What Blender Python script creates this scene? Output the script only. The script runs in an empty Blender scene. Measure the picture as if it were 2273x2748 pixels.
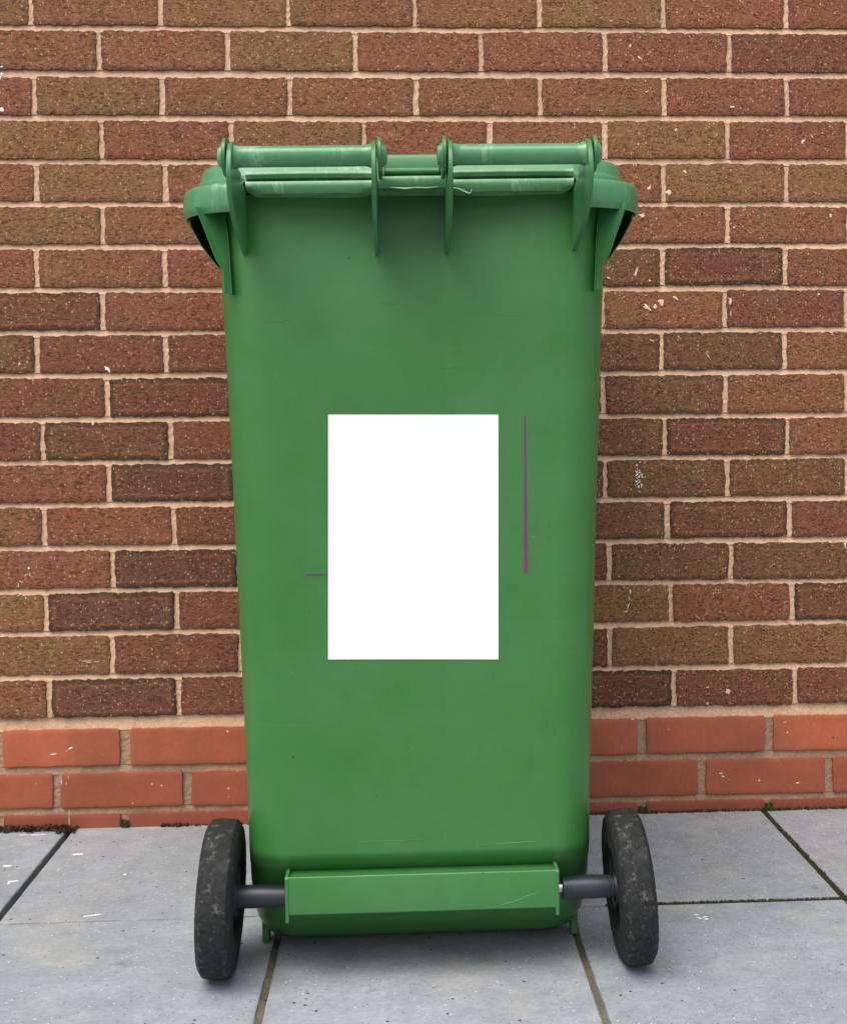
import bpy, bmesh, math, random
from mathutils import Vector, Matrix
random.seed(7)
C = bpy.context.scene.collection
SC = bpy.context.scene

# ------------------------------------------------------------------ camera
F = 3700.0
pitch, yaw, roll, CX, CZ, CD, cy, cx = 0.03776, 0.05761, 0.00996, 0.01121, 0.70676, 2.43599, 1273.39, 1291.38
right = Vector((0.99827, -0.057955, -0.009951)); down = Vector((-0.012115, -0.037118, -0.999237)); fwd = Vector((0.057541, 0.997629, -0.037755))
cd = bpy.data.cameras.new('camera'); cam = bpy.data.objects.new('camera', cd); C.objects.link(cam)
cd.sensor_fit = 'HORIZONTAL'; cd.sensor_width = 36; cd.lens = 36 * F / 2273
cd.shift_x = (1136.5 - cx) / 2273; cd.shift_y = (cy - 1374) / 2273
cd.clip_start = 0.05; cd.clip_end = 500
m = Matrix((right, -down, -fwd)).transposed().to_4x4(); m.translation = (CX, -CD, CZ)
cam.matrix_world = m
SC.camera = cam

# ------------------------------------------------------------------ light
w = bpy.data.worlds.new('World'); SC.world = w; w.use_nodes = True
nt = w.node_tree; nt.nodes.clear()
sky = nt.nodes.new('ShaderNodeTexSky'); sky.sky_type = 'NISHITA'; sky.sun_disc = False
sky.sun_elevation = math.radians(64); sky.sun_rotation = math.radians(216)
sky.air_density = 1.0; sky.dust_density = 4.0; sky.ozone_density = 1.0
bg = nt.nodes.new('ShaderNodeBackground'); bg.inputs[1].default_value = 0.15
wo = nt.nodes.new('ShaderNodeOutputWorld')
hs = nt.nodes.new('ShaderNodeHueSaturation'); hs.inputs['Saturation'].default_value = 0.62   # thin cloud greys the blue
nt.links.new(sky.outputs[0], hs.inputs['Color']); nt.links.new(hs.outputs[0], bg.inputs[0]); nt.links.new(bg.outputs[0], wo.inputs[0])
sl = bpy.data.lights.new('sun', 'SUN'); sl.energy = 1.35; sl.angle = math.radians(50); sl.color = (1.0, 0.94, 0.86)
so = bpy.data.objects.new('sun', sl); C.objects.link(so)
d = Vector((-0.24, -0.46, 0.93)).normalized()
so.rotation_euler = d.to_track_quat('Z', 'Y').to_euler(); so.location = (-2, -4, 6)
SC.view_settings.view_transform = 'Standard'; SC.view_settings.look = 'None'
SC.view_settings.gamma = 1; SC.view_settings.exposure = 0.55

# ------------------------------------------------------------------ helpers
def srgb(r, g, b):
    f = lambda c: (c / 255 / 12.92) if c <= 10 else ((c / 255 + 0.055) / 1.055) ** 2.4
    return (f(r), f(g), f(b), 1)

def mesh_obj(name, verts, faces, mat, parent=None, smooth=False):
    me = bpy.data.meshes.new(name); me.from_pydata([tuple(v) for v in verts], [], faces); me.update()
    if smooth:
        me.polygons.foreach_set('use_smooth', [True] * len(me.polygons))
    for mm in (mat if isinstance(mat, (list, tuple)) else [mat]):
        me.materials.append(mm)
    o = bpy.data.objects.new(name, me); C.objects.link(o)
    if parent: o.parent = parent
    return o

def from_bm(name, bm, mat, parent=None, smooth=True, bevel=0.0, seg=2):
    bmesh.ops.recalc_face_normals(bm, faces=bm.faces)
    me = bpy.data.meshes.new(name); bm.to_mesh(me); bm.free()
    if smooth: me.polygons.foreach_set('use_smooth', [True] * len(me.polygons))
    me.materials.append(mat)
    o = bpy.data.objects.new(name, me); C.objects.link(o)
    if parent: o.parent = parent
    if bevel:
        b = o.modifiers.new('bevel', 'BEVEL'); b.width = bevel; b.segments = seg; b.limit_method = 'ANGLE'
        b.angle_limit = math.radians(32); b.harden_normals = True
    elif smooth:
        e = o.modifiers.new('edge', 'EDGE_SPLIT'); e.split_angle = math.radians(42)
    return o

def thing(name, label, cat, loc=(0, 0, 0)):
    o = bpy.data.objects.new(name, None); C.objects.link(o); o.location = loc
    o.empty_display_size = 0.1
    o['label'] = label; o['category'] = cat
    return o

def rr(hx, y0, y1, rr_, n=9, cxx=0.03, rf=None):
    """rounded rectangle outline, rear at y0 (towards the camera), front at y1"""
    rf = rf or rr_
    P = []
    for (sx, yy, r, a0) in ((1, y0, rr_, -90), (1, y1, rf, 0), (-1, y1, rf, 90), (-1, y0, rr_, 180)):
        ox = cxx + sx * (hx - r); oy = yy + r if yy == y0 else yy - r
        for i in range(n):
            a = math.radians(a0 + 90 * i / (n - 1))
            P.append((ox + r * math.cos(a), oy + r * math.sin(a)))
    return P

def resample_straight(P, step=0.02):
    nc = len(P) // 4
    """subdivide long edges of an outline by a fixed count so loft rings match"""
    out = []
    n = len(P)
    for i in range(n):
        a = P[i]; b = P[(i + 1) % n]; out.append(a)
        k = 14 if (i + 1) % nc == 0 else 1
        for j in range(1, k):
            t = j / k; out.append((a[0] + (b[0] - a[0]) * t, a[1] + (b[1] - a[1]) * t))
    return out

def loft(rings, close_top=True, close_bottom=True):
    """rings: list of (outline, z)"""
    bm = bmesh.new(); R = []
    for P, z in rings:
        R.append([bm.verts.new((p[0], p[1], z)) for p in P])
    n = len(R[0])
    for a, b in zip(R, R[1:]):
        for i in range(n):
            bm.faces.new((a[i], a[(i + 1) % n], b[(i + 1) % n], b[i]))
    if close_top: bm.faces.new(R[-1])
    if close_bottom: bm.faces.new(list(reversed(R[0])))
    return bm

def rear_off(x, z):
    """the rear face is very slightly hollow in the middle and leans in under the rim"""
    a = max(0, 1 - ((x - .03) / .17) ** 2)
    o = .004 * a * min(1, max(0, (z - .2) / .3)) * min(1, max(0, (.9 - z) / .3))
    t = min(1, max(0, (z - .74) / .24))
    return o + .013 * a * t * t * (3 - 2 * t)

def lerp_table(T, z):
    if z <= T[0][0]: return T[0][1:]
    for a, b in zip(T, T[1:]):
        if z <= b[0]:
            t = (z - a[0]) / (b[0] - a[0])
            return tuple(x + (y - x) * t for x, y in zip(a[1:], b[1:]))
    return T[-1][1:]

def prism_x(poly, x0, x1, bm=None):
    """polygon in (y,z) extruded along x"""
    bm = bm or bmesh.new()
    a = [bm.verts.new((x0, p[0], p[1])) for p in poly]; b = [bm.verts.new((x1, p[0], p[1])) for p in poly]
    n = len(poly); bm.faces.new(a); bm.faces.new(list(reversed(b)))
    for i in range(n): bm.faces.new((a[i], b[i], b[(i + 1) % n], a[(i + 1) % n]))
    return bm

def lathe_x(prof, c, n=48, bm=None, closed=False, jit=0.0):
    """prof: list of (x, r) revolved about the x axis through c"""
    bm = bm or bmesh.new(); rings = []
    for k in range(n):
        a = 2 * math.pi * k / n
        rings.append([bm.verts.new((c[0] + x, c[1] + r * math.cos(a), c[2] + r * math.sin(a))) for x, r in prof])
    m_ = len(prof)
    for k in range(n):
        p = rings[k]; q = rings[(k + 1) % n]
        for i in range(m_ - 1 + (1 if closed else 0)):
            try: bm.faces.new((p[i], p[(i + 1) % m_], q[(i + 1) % m_], q[i]))
            except ValueError: pass
    bmesh.ops.remove_doubles(bm, verts=bm.verts, dist=1e-5)
    return bm

class NT:
    def __init__(s, name):
        s.m = bpy.data.materials.new(name); s.m.use_nodes = True
        s.t = s.m.node_tree; s.t.nodes.clear()
        s.out = s.n('ShaderNodeOutputMaterial'); s.p = s.n('ShaderNodeBsdfPrincipled')
        s.l(s.p, 0, s.out, 0)
        s.tc = s.n('ShaderNodeTexCoord')
    def n(s, t, **k):
        x = s.t.nodes.new(t)
        for a, b in k.items(): setattr(x, a, b)
        return x
    def l(s, a, ao, b, bi): s.t.links.new(a.outputs[ao], b.inputs[bi]); return b
    def pr(s, name, v): s.p.inputs[name].default_value = v
    def coords(s, scale=(1, 1, 1), rot=(0, 0, 0)):
        mp = s.n('ShaderNodeMapping'); mp.inputs['Scale'].default_value = scale; mp.inputs['Rotation'].default_value = rot
        s.l(s.tc, 'Object', mp, 0); return mp
    def noise(s, scale, detail=4, rough=.55, stretch=None, dist=0, rot=(0, 0, 0)):
        x = s.n('ShaderNodeTexNoise'); x.inputs['Scale'].default_value = scale; x.inputs['Detail'].default_value = detail
        x.inputs['Roughness'].default_value = rough; x.inputs['Distortion'].default_value = dist
        s.l(s.coords(stretch or (1, 1, 1), rot), 0, x, 'Vector'); return x
    def vor(s, scale, stretch=None, feature='F1'):
        x = s.n('ShaderNodeTexVoronoi', feature=feature); x.inputs['Scale'].default_value = scale
        s.l(s.coords(stretch or (1, 1, 1)), 0, x, 'Vector'); return x
    def ramp(s, src, so, stops):
        x = s.n('ShaderNodeValToRGB'); e = x.color_ramp.elements
        while len(e) < len(stops): e.new(.5)
        for el, (p, c) in zip(e, stops):
            el.position = p; el.color = c if isinstance(c, (tuple, list)) else (c, c, c, 1)
        s.l(src, so, x, 0); return x
    def mix(s, fac, a, b, mode='MIX'):
        """fac/a/b: (node, socket) or constant"""
        x = s.n('ShaderNodeMix', data_type='RGBA', blend_type=mode); x.clamp_result = False
        for v, i in ((fac, 0), (a, 6), (b, 7)):
            if isinstance(v, tuple) and not isinstance(v[0], (int, float)): s.t.links.new(v[0].outputs[v[1]], x.inputs[i])
            elif i == 0: x.inputs[0].default_value = v
            else: x.inputs[i].default_value = v if isinstance(v, tuple) else (v, v, v, 1)
        return (x, 2)
    def math(s, op, a, b=None):
        x = s.n('ShaderNodeMath', operation=op)
        for v, i in ((a, 0), (b, 1)):
            if v is None: continue
            if isinstance(v, tuple): s.t.links.new(v[0].outputs[v[1]], x.inputs[i])
            else: x.inputs[i].default_value = v
        return (x, 0)
    def col(s, v): s.t.links.new(v[0].outputs[v[1]], s.p.inputs['Base Color'])
    def rough(s, v): s.t.links.new(v[0].outputs[v[1]], s.p.inputs['Roughness'])
    def bump(s, v, dist, strength=1.0, prev=None):
        b = s.n('ShaderNodeBump'); b.inputs['Distance'].default_value = dist; b.inputs['Strength'].default_value = strength
        s.t.links.new(v[0].outputs[v[1]], b.inputs['Height'])
        if prev: s.l(prev, 0, b, 'Normal')
        s.l(b, 0, s.p, 'Normal'); return b

# ------------------------------------------------------------------ materials
def brick_mat():
    k = NT('rough faced brick')
    at = k.n('ShaderNodeAttribute', attribute_name='bcol')
    ed = k.n('ShaderNodeAttribute', attribute_name='bedge')
    sep = k.n('ShaderNodeSeparateColor'); k.l(ed, 'Color', sep, 0)
    # soft patches of olive and red inside a brick
    n1 = k.noise(11, 4, .6, (1, 1, 1.6)); r1 = k.ramp(n1, 0, [(.34, srgb(128, 100, 60)), (.5, srgb(144, 90, 60)), (.68, srgb(144, 78, 62))])
    base = k.mix(.38, (at, 'Color'), (r1, 0))
    n2 = k.noise(60, 5, .7); base = k.mix(.55, base, (k.ramp(n2, 0, [(.3, .62), (.7, 1.35)]), 0), 'MULTIPLY')
    # burnt border
    n3 = k.noise(26, 3)
    e2 = k.math('ADD', (sep, 0), k.math('MULTIPLY', k.math('SUBTRACT', (n3, 0), .5), .5))
    er = k.ramp(e2[0], 0, [(.35, 0), (.85, 1)])
    base = k.mix(k.math('MULTIPLY', (er, 0), (sep, 1)), base, srgb(72, 58, 38))
    ring = k.ramp(e2[0], 0, [(.12, 0), (.33, 1), (.5, 0)])
    base = k.mix(k.math('MULTIPLY', (ring, 0), k.math('MULTIPLY', (sep, 1), .5)), base, srgb(160, 100, 58))
    # drag marks: dark ragged dashes
    d1 = k.noise(125, 3, .65, (1, 1, 2.8), .6); dr = k.ramp(d1, 0, [(.395, 1), (.455, 0)])
    d2 = k.noise(330, 2, .6, (1, 1, 1.9)); dr2 = k.ramp(d2, 0, [(.31, 1), (.40, 0)])
    dark = k.math('MAXIMUM', (dr, 0), k.math('MULTIPLY', (dr2, 0), .7))
    msk = k.ramp(k.noise(28, 2), 0, [(.35, .4), (.52, 1)])
    dark = k.math('MULTIPLY', dark, (msk, 0))
    base = k.mix(k.math('MULTIPLY', dark, .7), base, srgb(54, 35, 25))
    # pale grit
    v1 = k.n('ShaderNodeTexVoronoi', feature='F1'); v1.inputs['Scale'].default_value = 230
    wv = k.noise(300, 2); mv = k.n('ShaderNodeVectorMath', operation='MULTIPLY_ADD'); k.l(wv, 1, mv, 0); mv.inputs[1].default_value = (.006, .006, .006); k.l(k.coords((1, 1, .8)), 0, mv, 2); k.l(mv, 0, v1, 'Vector')
    vr = k.ramp(v1, 0, [(.20, 1), (.36, 0)])
    vs = k.n('ShaderNodeSeparateColor'); k.l(v1, 'Color', vs, 0)
    pick = k.ramp(vs, 0, [(.62, 0), (.90, 1)])
    g = k.math('MULTIPLY', (vr, 0), (pick, 0))
    base = k.mix(k.math('MULTIPLY', g, .72), base, srgb(214, 178, 142))
    k.col(base)
    k.pr('Roughness', .82); k.pr('Specular IOR Level', .35)
    h = k.math('SUBTRACT', k.math('MULTIPLY', (n2, 0), .7), dark)
    b = k.bump(h, .0016, .8)
    k.bump((n1, 0), .004, .4, b)
    return k.m

def plinth_mat():
    k = NT('smooth red engineering brick')
    at = k.n('ShaderNodeAttribute', attribute_name='bcol')
    n1 = k.noise(9, 4, .6); base = k.mix(.6, (at, 'Color'), (k.ramp(n1, 0, [(.3, .72), (.7, 1.15)]), 0), 'MULTIPLY')
    n2 = k.noise(120, 4, .6); base = k.mix(.35, base, (k.ramp(n2, 0, [(.3, .75), (.7, 1.2)]), 0), 'MULTIPLY')
    v = k.vor(60); vs = k.n('ShaderNodeSeparateColor'); k.l(v, 'Color', vs, 0)
    sp = k.math('MULTIPLY', (k.ramp(v, 0, [(.07, 1), (.13, 0)]), 0), k.math('GREATER_THAN', (vs, 0), .88))
    base = k.mix(sp, base, srgb(225, 190, 165))
    sp2 = k.math('MULTIPLY', (k.ramp(v, 0, [(.07, 1), (.12, 0)]), 0), k.math('LESS_THAN', (vs, 0), .1))
    base = k.mix(sp2, base, srgb(60, 34, 26))
    st = k.ramp(k.noise(5, 5, .7), 0, [(.5, 0), (.72, .55)]); base = k.mix((st, 0), base, srgb(128, 72, 50))
    k.col(base); k.pr('Roughness', .62)
    k.bump((n2, 0), .0006, .6); return k.m

def mortar_mat(name, c1, c2, c3, bump=.0016):
    k = NT(name)
    n1 = k.noise(9, 5, .65); base = k.mix((k.ramp(n1, 0, [(.35, 0), (.68, 1)]), 0), c1, c2)
    n2 = k.noise(190, 5, .75); base = k.mix(.6, base, (k.ramp(n2, 0, [(.28, .62), (.72, 1.3)]), 0), 'MULTIPLY')
    n3 = k.noise(55, 4, .7); base = k.mix((k.ramp(n3, 0, [(.60, 0), (.78, .75)]), 0), base, c3)
    k.col(base); k.pr('Roughness', .95); k.pr('Specular IOR Level', .2)
    b = k.bump((n2, 0), bump, .9); k.bump((n3, 0), bump * 1.5, .5, b); return k.m

def plastic_mat(name, c, c2, rough=(.36, .52), worn=True, fine=.00012):
    k = NT(name)
    n1 = k.noise(4.5, 5, .65); base = k.mix((k.ramp(n1, 0, [(.35, 0), (.7, 1)]), 0), c, c2)
    n2 = k.noise(500, 2, .6); base = k.mix(.22, base, (k.ramp(n2, 0, [(.3, .8), (.7, 1.2)]), 0), 'MULTIPLY')
    # a few hairline scratches
    for rot, sc, th in (((0, .12, 0), (1.2, 1, 150), .735), ((0, 1.35, 0), (1.6, 1, 170), .745), ((0, -.5, 0), (2.0, 1, 210), .755)):
        s_ = k.noise(1.7, 1, .5, sc, 0, rot); r_ = k.ramp(s_, 0, [(th, 0), (th + .03, .12)])
        base = k.mix((r_, 0), base, (min(c[0] * 3.0, .5), min(c[1] * 1.9, .6), min(c[2] * 2.8, .5), 1))
    # faint run marks and thin grime
    run = k.noise(26, 4, .7, (1, 1, .07)); base = k.mix((k.ramp(run, 0, [(.55, 0), (.75, .22)]), 0), base, (min(c[0] * 1.9, .5), min(c[1] * 1.25, .5), min(c[2] * 1.9, .5), 1))
    gr_ = k.noise(13, 6, .75); base = k.mix((k.ramp(gr_, 0, [(.56, 0), (.74, .3)]), 0), base, srgb(66, 78, 46))
    # dark and light specks
    v = k.vor(38); vs = k.n('ShaderNodeSeparateColor'); k.l(v, 'Color', vs, 0)
    r = k.ramp(v, 0, [(.035, 1), (.07, 0)])
    base = k.mix(k.math('MULTIPLY', (r, 0), k.math('LESS_THAN', (vs, 0), .09)), base, (.012, .03, .012, 1))
    base = k.mix(k.math('MULTIPLY', (r, 0), k.math('GREATER_THAN', (vs, 1), .97)), base, (.5, .55, .45, 1))
    if worn:
        sc_ = k.noise(34, 5, .75, (1, 1, .22)); base = k.mix((k.ramp(sc_, 0, [(.56, 0), (.72, .5)]), 0), base, srgb(165, 205, 170))
        ge = k.n('ShaderNodeNewGeometry'); wn = k.noise(40, 4, .7, (1, 1, .5))
        p = k.math('ADD', (ge, 'Pointiness'), k.math('MULTIPLY', k.math('SUBTRACT', (wn, 0), .5), .12))
        pr_ = k.ramp(p[0], 0, [(.55, 0), (.64, .6)])
        base = k.mix((pr_, 0), base, srgb(170, 205, 170))
    k.col(base)
    n4 = k.noise(6, 4, .6); k.rough((k.ramp(n4, 0, [(.3, rough[0]), (.7, rough[1])]), 0))
    k.pr('Specular IOR Level', .5)
    b = k.bump((n2, 0), fine, .5); k.bump((k.noise(14, 3), 0), .0008, .5, b)
    return k.m

def slab_mat():
    k = NT('grey concrete slab')
    at = k.n('ShaderNodeAttribute', attribute_name='bcol')
    n1 = k.noise(4, 5, .6); base = k.mix(.7, (at, 'Color'), (k.ramp(n1, 0, [(.3, .82), (.7, 1.14)]), 0), 'MULTIPLY')
    n5 = k.noise(22, 5, .7); base = k.mix(.6, base, (k.ramp(n5, 0, [(.32, .74), (.68, 1.14)]), 0), 'MULTIPLY')
    n2 = k.noise(130, 5, .75); base = k.mix(.6, base, (k.ramp(n2, 0, [(.27, .62), (.73, 1.26)]), 0), 'MULTIPLY')
    warm = k.ramp(k.noise(5.5, 3), 0, [(.55, 0), (.75, .4)]); base = k.mix((warm, 0), base, srgb(176, 166, 150))
    v = k.vor(70); vs = k.n('ShaderNodeSeparateColor'); k.l(v, 'Color', vs, 0)
    r = k.ramp(v, 0, [(.12, 1), (.2, 0)])
    base = k.mix(k.math('MULTIPLY', (r, 0), k.math('LESS_THAN', (vs, 0), .07)), base, srgb(48, 46, 46))
    v2 = k.vor(210); vs2 = k.n('ShaderNodeSeparateColor'); k.l(v2, 'Color', vs2, 0); r2 = k.ramp(v2, 0, [(.15, 1), (.28, 0)])
    base = k.mix(k.math('MULTIPLY', (r2, 0), k.math('GREATER_THAN', (vs2, 0), .95)), base, srgb(225, 226, 228))
    base = k.mix(k.math('MULTIPLY', (r2, 0), k.math('LESS_THAN', (vs2, 0), .08)), base, srgb(70, 70, 74))
    st = k.ramp(k.noise(9, 6, .8), 0, [(.60, 0), (.72, .5)]); base = k.mix((st, 0), base, srgb(88, 88, 94))
    k.col(base); k.pr('Roughness', .85); k.pr('Specular IOR Level', .35)
    b = k.bump((n2, 0), .0009, .7); k.bump((n5, 0), .002, .35, b); return k.m

def rubber_mat():
    k = NT('worn black rubber')
    n1 = k.noise(16, 4, .65); n2 = k.noise(150, 5, .75)
    base = k.mix((k.ramp(n2, 0, [(.35, 0), (.75, 1)]), 0), (.009, .010, .010, 1), (.032, .034, .033, 1))
    at = k.n('ShaderNodeAttribute', attribute_name='tread'); sep = k.n('ShaderNodeSeparateColor'); k.l(at, 'Color', sep, 0)
    d_ = k.ramp(k.noise(24, 5, .7), 0, [(.58, 0), (.72, .55)])
    base = k.mix(k.math('MULTIPLY', (d_, 0), (sep, 0)), base, srgb(84, 76, 66))
    d2 = k.ramp(k.noise(95, 4, .7), 0, [(.55, 0), (.72, .6)])
    base = k.mix(k.math('MULTIPLY', (d2, 0), (sep, 0)), base, srgb(120, 118, 112))
    k.col(base); k.pr('Roughness', .78); k.pr('Specular IOR Level', .3)
    b = k.bump((n2, 0), .0012, .8); k.bump((n1, 0), .002, .4, b); return k.m

def plain(name, c, rough=.6, metal=0, nscale=60, amt=.4, bump=.0005):
    k = NT(name); n = k.noise(nscale, 4, .65)
    k.col(k.mix(amt, c, (k.ramp(n, 0, [(.3, .6), (.7, 1.35)]), 0), 'MULTIPLY'))
    k.pr('Roughness', rough); k.pr('Metallic', metal); k.bump((n, 0), bump, .5); return k.m

M = {}
M['brick'] = brick_mat(); M['plinth'] = plinth_mat()
M['mortar'] = mortar_mat('pink lime mortar', srgb(228, 186, 152), srgb(210, 170, 140), srgb(160, 126, 100))
M['mortar2'] = mortar_mat('grey brown mortar', srgb(158, 132, 108), srgb(190, 152, 124), srgb(100, 82, 66), .003)
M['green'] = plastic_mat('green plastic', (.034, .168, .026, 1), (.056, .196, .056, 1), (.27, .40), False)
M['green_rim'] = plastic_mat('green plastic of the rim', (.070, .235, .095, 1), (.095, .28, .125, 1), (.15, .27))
M['moulded'] = plastic_mat('green plastic of thin mouldings', (.042, .180, .052, 1), (.055, .205, .07, 1), (.28, .40), False)
M['axle'] = plastic_mat('dark grey blue plastic', (.022, .030, .042, 1), (.028, .038, .052, 1), (.3, .42), False)
M['rubber'] = rubber_mat()
M['hub'] = plain('black moulded plastic', (.010, .011, .012, 1), .5)
M['steel'] = plain('bright steel', (.62, .62, .62, 1), .28, 1.0)
M['slab'] = slab_mat()
M['grout'] = mortar_mat('sandy joint filling', srgb(116, 109, 94), srgb(92, 86, 70), srgb(62, 62, 46), .003)
M['grout2'] = mortar_mat('dark joint filling', srgb(44, 42, 38), srgb(34, 33, 30), srgb(24, 24, 20), .003)
M['gap'] = plain('dark earth in the open joint', (.008, .007, .006, 1), .95, 0, 90, .6, .004)
M['moss'] = plain('dry moss', srgb(74, 70, 40), .95, 0, 300, .8, .002)
M['leaf'] = plain('brown leaf litter', srgb(66, 42, 32), .9, 0, 200, .8, .001)
M['grit'] = plain('dark grit', srgb(34, 32, 31), .85, 0, 200, .5)
M['splash'] = plain('dried pale mortar splash', srgb(226, 200, 178), .9, 0, 300, .35, .001)
M['paint'] = plain('dried white droppings', srgb(226, 226, 222), .85, 0, 300, .3, .001)
M['sticker'] = plain('blank white vinyl', (.95, .95, .93, 1), .5, 0, 30, .02, .0001)
M['purple'] = plain('purple vinyl', srgb(122, 34, 112), .5, 0, 60, .06, .0001)
M['earth'] = plain('plain grey paving beyond', srgb(120, 120, 120), .9, 0, 5, .3)

# ------------------------------------------------------------------ paving
def attr_color(me, name, vals, domain='POINT'):
    a = me.color_attributes.new(name, 'FLOAT_COLOR', domain)
    flat = []
    for v in vals: flat += [v[0], v[1], v[2], 1]
    a.data.foreach_set('color', flat)

g = mesh_obj('ground', [(-150, -150, -.03), (150, -150, -.03), (150, 20, -.03), (-150, 20, -.03)], [(0, 1, 2, 3)], M['earth'])
g['kind'] = 'structure'
XJ = [-.577 - .4105 * k for k in range(6, 0, -1)] + [-.577, -.167, .244, .656] + [.656 + .4105 * k for k in range(1, 7)]
YJ = [0.03, -.4635] + [-.4635 - .45 * k for k in range(1, 8)]
vs, fs, cs = [], [], []
rnd = random.Random(3)
for j in range(len(YJ) - 1):
    for i in range(len(XJ) - 1):
        gx0 = gx1 = .0045; gy = .0031
        if abs(XJ[i] + .577) < .01 and j == 0: gx0 = .0062
        if abs(XJ[i + 1] + .577) < .01 and j == 0: gx1 = .0050
        x0, x1 = XJ[i] + gx0, XJ[i + 1] - gx1
        y1, y0 = YJ[j] - (gy if j else 0), YJ[j + 1] + gy
        dz = rnd.uniform(-.0012, .0008); t = [rnd.uniform(-.0008, .0008) for _ in range(4)]
        s = rnd.uniform(.93, 1.05); col = tuple(c * s for c in srgb(151 + rnd.uniform(-3, 3), 158, 164)[:3])
        b0 = len(vs); N = 10
        for (ins, dzz) in ((0, -.028), (0, -.0026), (.0007, -.0008), (.0028, 0)):
            ring = []
            cor = [(x0 + ins, y0 + ins), (x1 - ins, y0 + ins), (x1 - ins, y1 - ins), (x0 + ins, y1 - ins)]
            for q in range(4):
                a, b = cor[q], cor[(q + 1) % 4]
                for u in range(N * 3):
                    f = u / (N * 3); jn = rnd.uniform(-.0004, .0004) if dzz > -.01 else 0
                    px, py = a[0] + (b[0] - a[0]) * f, a[1] + (b[1] - a[1]) * f
                    tz = t[q] * (1 - f) + t[(q + 1) % 4] * f
                    vs.append((px + jn, py + jn, dzz + dz + tz)); cs.append(col)
        n = N * 12
        for L in range(3):
            for u in range(n):
                fs.append((b0 + L * n + u, b0 + L * n + (u + 1) % n, b0 + (L + 1) * n + (u + 1) % n, b0 + (L + 1) * n + u))
        fs.append(tuple(b0 + 3 * n + u for u in range(n)))
pv = mesh_obj('pavement', vs, fs, M['slab']); attr_color(pv.data, 'bcol', cs); pv['kind'] = 'structure'

def strip(x0, y0, x1, y1, wd, z, rnd, step=.006, hj=.0012):
    """rough strip of joint filling as a small heightfield"""
    L = math.dist((x0, y0), (x1, y1)); n = max(2, int(L / step)); dx, dy = (x1 - x0) / L, (y1 - y0) / L
    V, Fc = [], []; K = 5
    for i in range(n + 1):
        for k in range(K):
            o = (k / (K - 1) - .5) * wd
            V.append((x0 + dx * i * L / n - dy * o, y0 + dy * i * L / n + dx * o, z + rnd.uniform(-hj, hj)))
    for i in range(n):
        for k in range(K - 1):
            a = i * K + k; Fc.append((a, a + 1, a + K + 1, a + K))
    return V, Fc
def join(parts):
    V, Fc = [], []
    for v, f in parts:
        b = len(V); V += v; Fc += [tuple(i + b for i in q) for q in f]
    return V, Fc
P, PR = [], []
for i, x in enumerate(XJ):
    for j in range(len(YJ) - 1):
        if j == 0 and abs(x + .577) < .01: continue
        P.append(strip(x, YJ[j] - .003, x, YJ[j + 1] + .003, .016, -.0036, rnd))
for y in YJ[1:]:
    PR.append(strip(XJ[0], y, XJ[-1], y, .010, -.0075, rnd))
o = mesh_obj('joint_filling', *join(P), M['grout']); o['kind'] = 'structure'
o = mesh_obj('joint_filling', *join(PR), M['grout2']); o['kind'] = 'structure'
o = mesh_obj('open_joint', *strip(-.577, .03, -.577, -.4635, .016, -.018, rnd, .006, .004), M['gap']); o['kind'] = 'structure'

# ------------------------------------------------------------------ brick wall
wall = thing('brick_wall', 'brown brick wall with pale pink mortar over two and a bit courses of smooth red bricks', 'wall')
LZ = [(1.3931, 1.3961), (1.3152, 1.3181), (1.2398, 1.2416), (1.1647, 1.1662), (1.0914, 1.0902), (1.018, 1.0168), (.9437, .9422), (.8693, .8674),
      (.7954, .7921), (.7193, .7147), (.6444, .6397), (.5699, .5646), (.4946, .4909), (.4198, .4165), (.3449, .3408), (.2684, .2623),
      (.1865, .1822), (.1045, .1012), (.0321, .0249)]
TH = [.0095] * 16 + [.021, .0125, .0105]; TH[1] = .012; TH[2] = .0105
def lz(k, x):
    t = (x + .647) / 1.404
    if k < 0:
        a, b = LZ[0]; a += .075 * -k; b += .075 * -k
    elif k >= len(LZ): a = b = -.045
    else: a, b = LZ[k]
    return a + (b - a) * max(-.5, min(1.5, t))
def th(k): return TH[k] if 0 <= k < len(TH) else .0095
PJ = {0: [-.6153, -.3956, -.176, .043, .2623, .482, .7005], 1: [-.5006, -.2816, -.0609, .1589, .3776, .5987], 2: [-.6134, -.395, -.1756, .0439, .2617, .4812, .7016],
      3: [-.4992, -.2777, -.048, .1724, .376, .5949], 4: [-.6116, -.3921, None, None, None, .4811, .7014], 5: [-.5015, -.28, None, None, .375, .5944],
      6: [-.6155, -.3964, None, None, None, .4777, .6985], 7: [-.5039, -.285, None, None, .37, .5892, .81], 8: [-.6174, -.3965, None, None, None, .4749, .6969],
      9: [-.4992, -.28, None, None, .3703, .5901, .8094], 10: [-.6118, -.3909, None, None, None, .4809, .7027], 11: [-.499, -.28, None, None, .3727, .5936],
      12: [-.6118, -.3879, None, None, None, .4842, .7059], 13: [-.4959, -.277, None, None, .3791, .5992], 14: [-.6112, -.3867, None, None, None, .4895, .7104],
      15: [-.4985, -.2764, None, None, .3791, .5985], 16: [-.6094, -.3856, None, None, None, .4942, .7154],
      17: [-.4797, None, None, None, .4368, .667], 18: [-.5993, -.3722, None, None, None, .5456, .7778], 19: [-.4822, None, None, None, .4356, .6661]}
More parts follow.
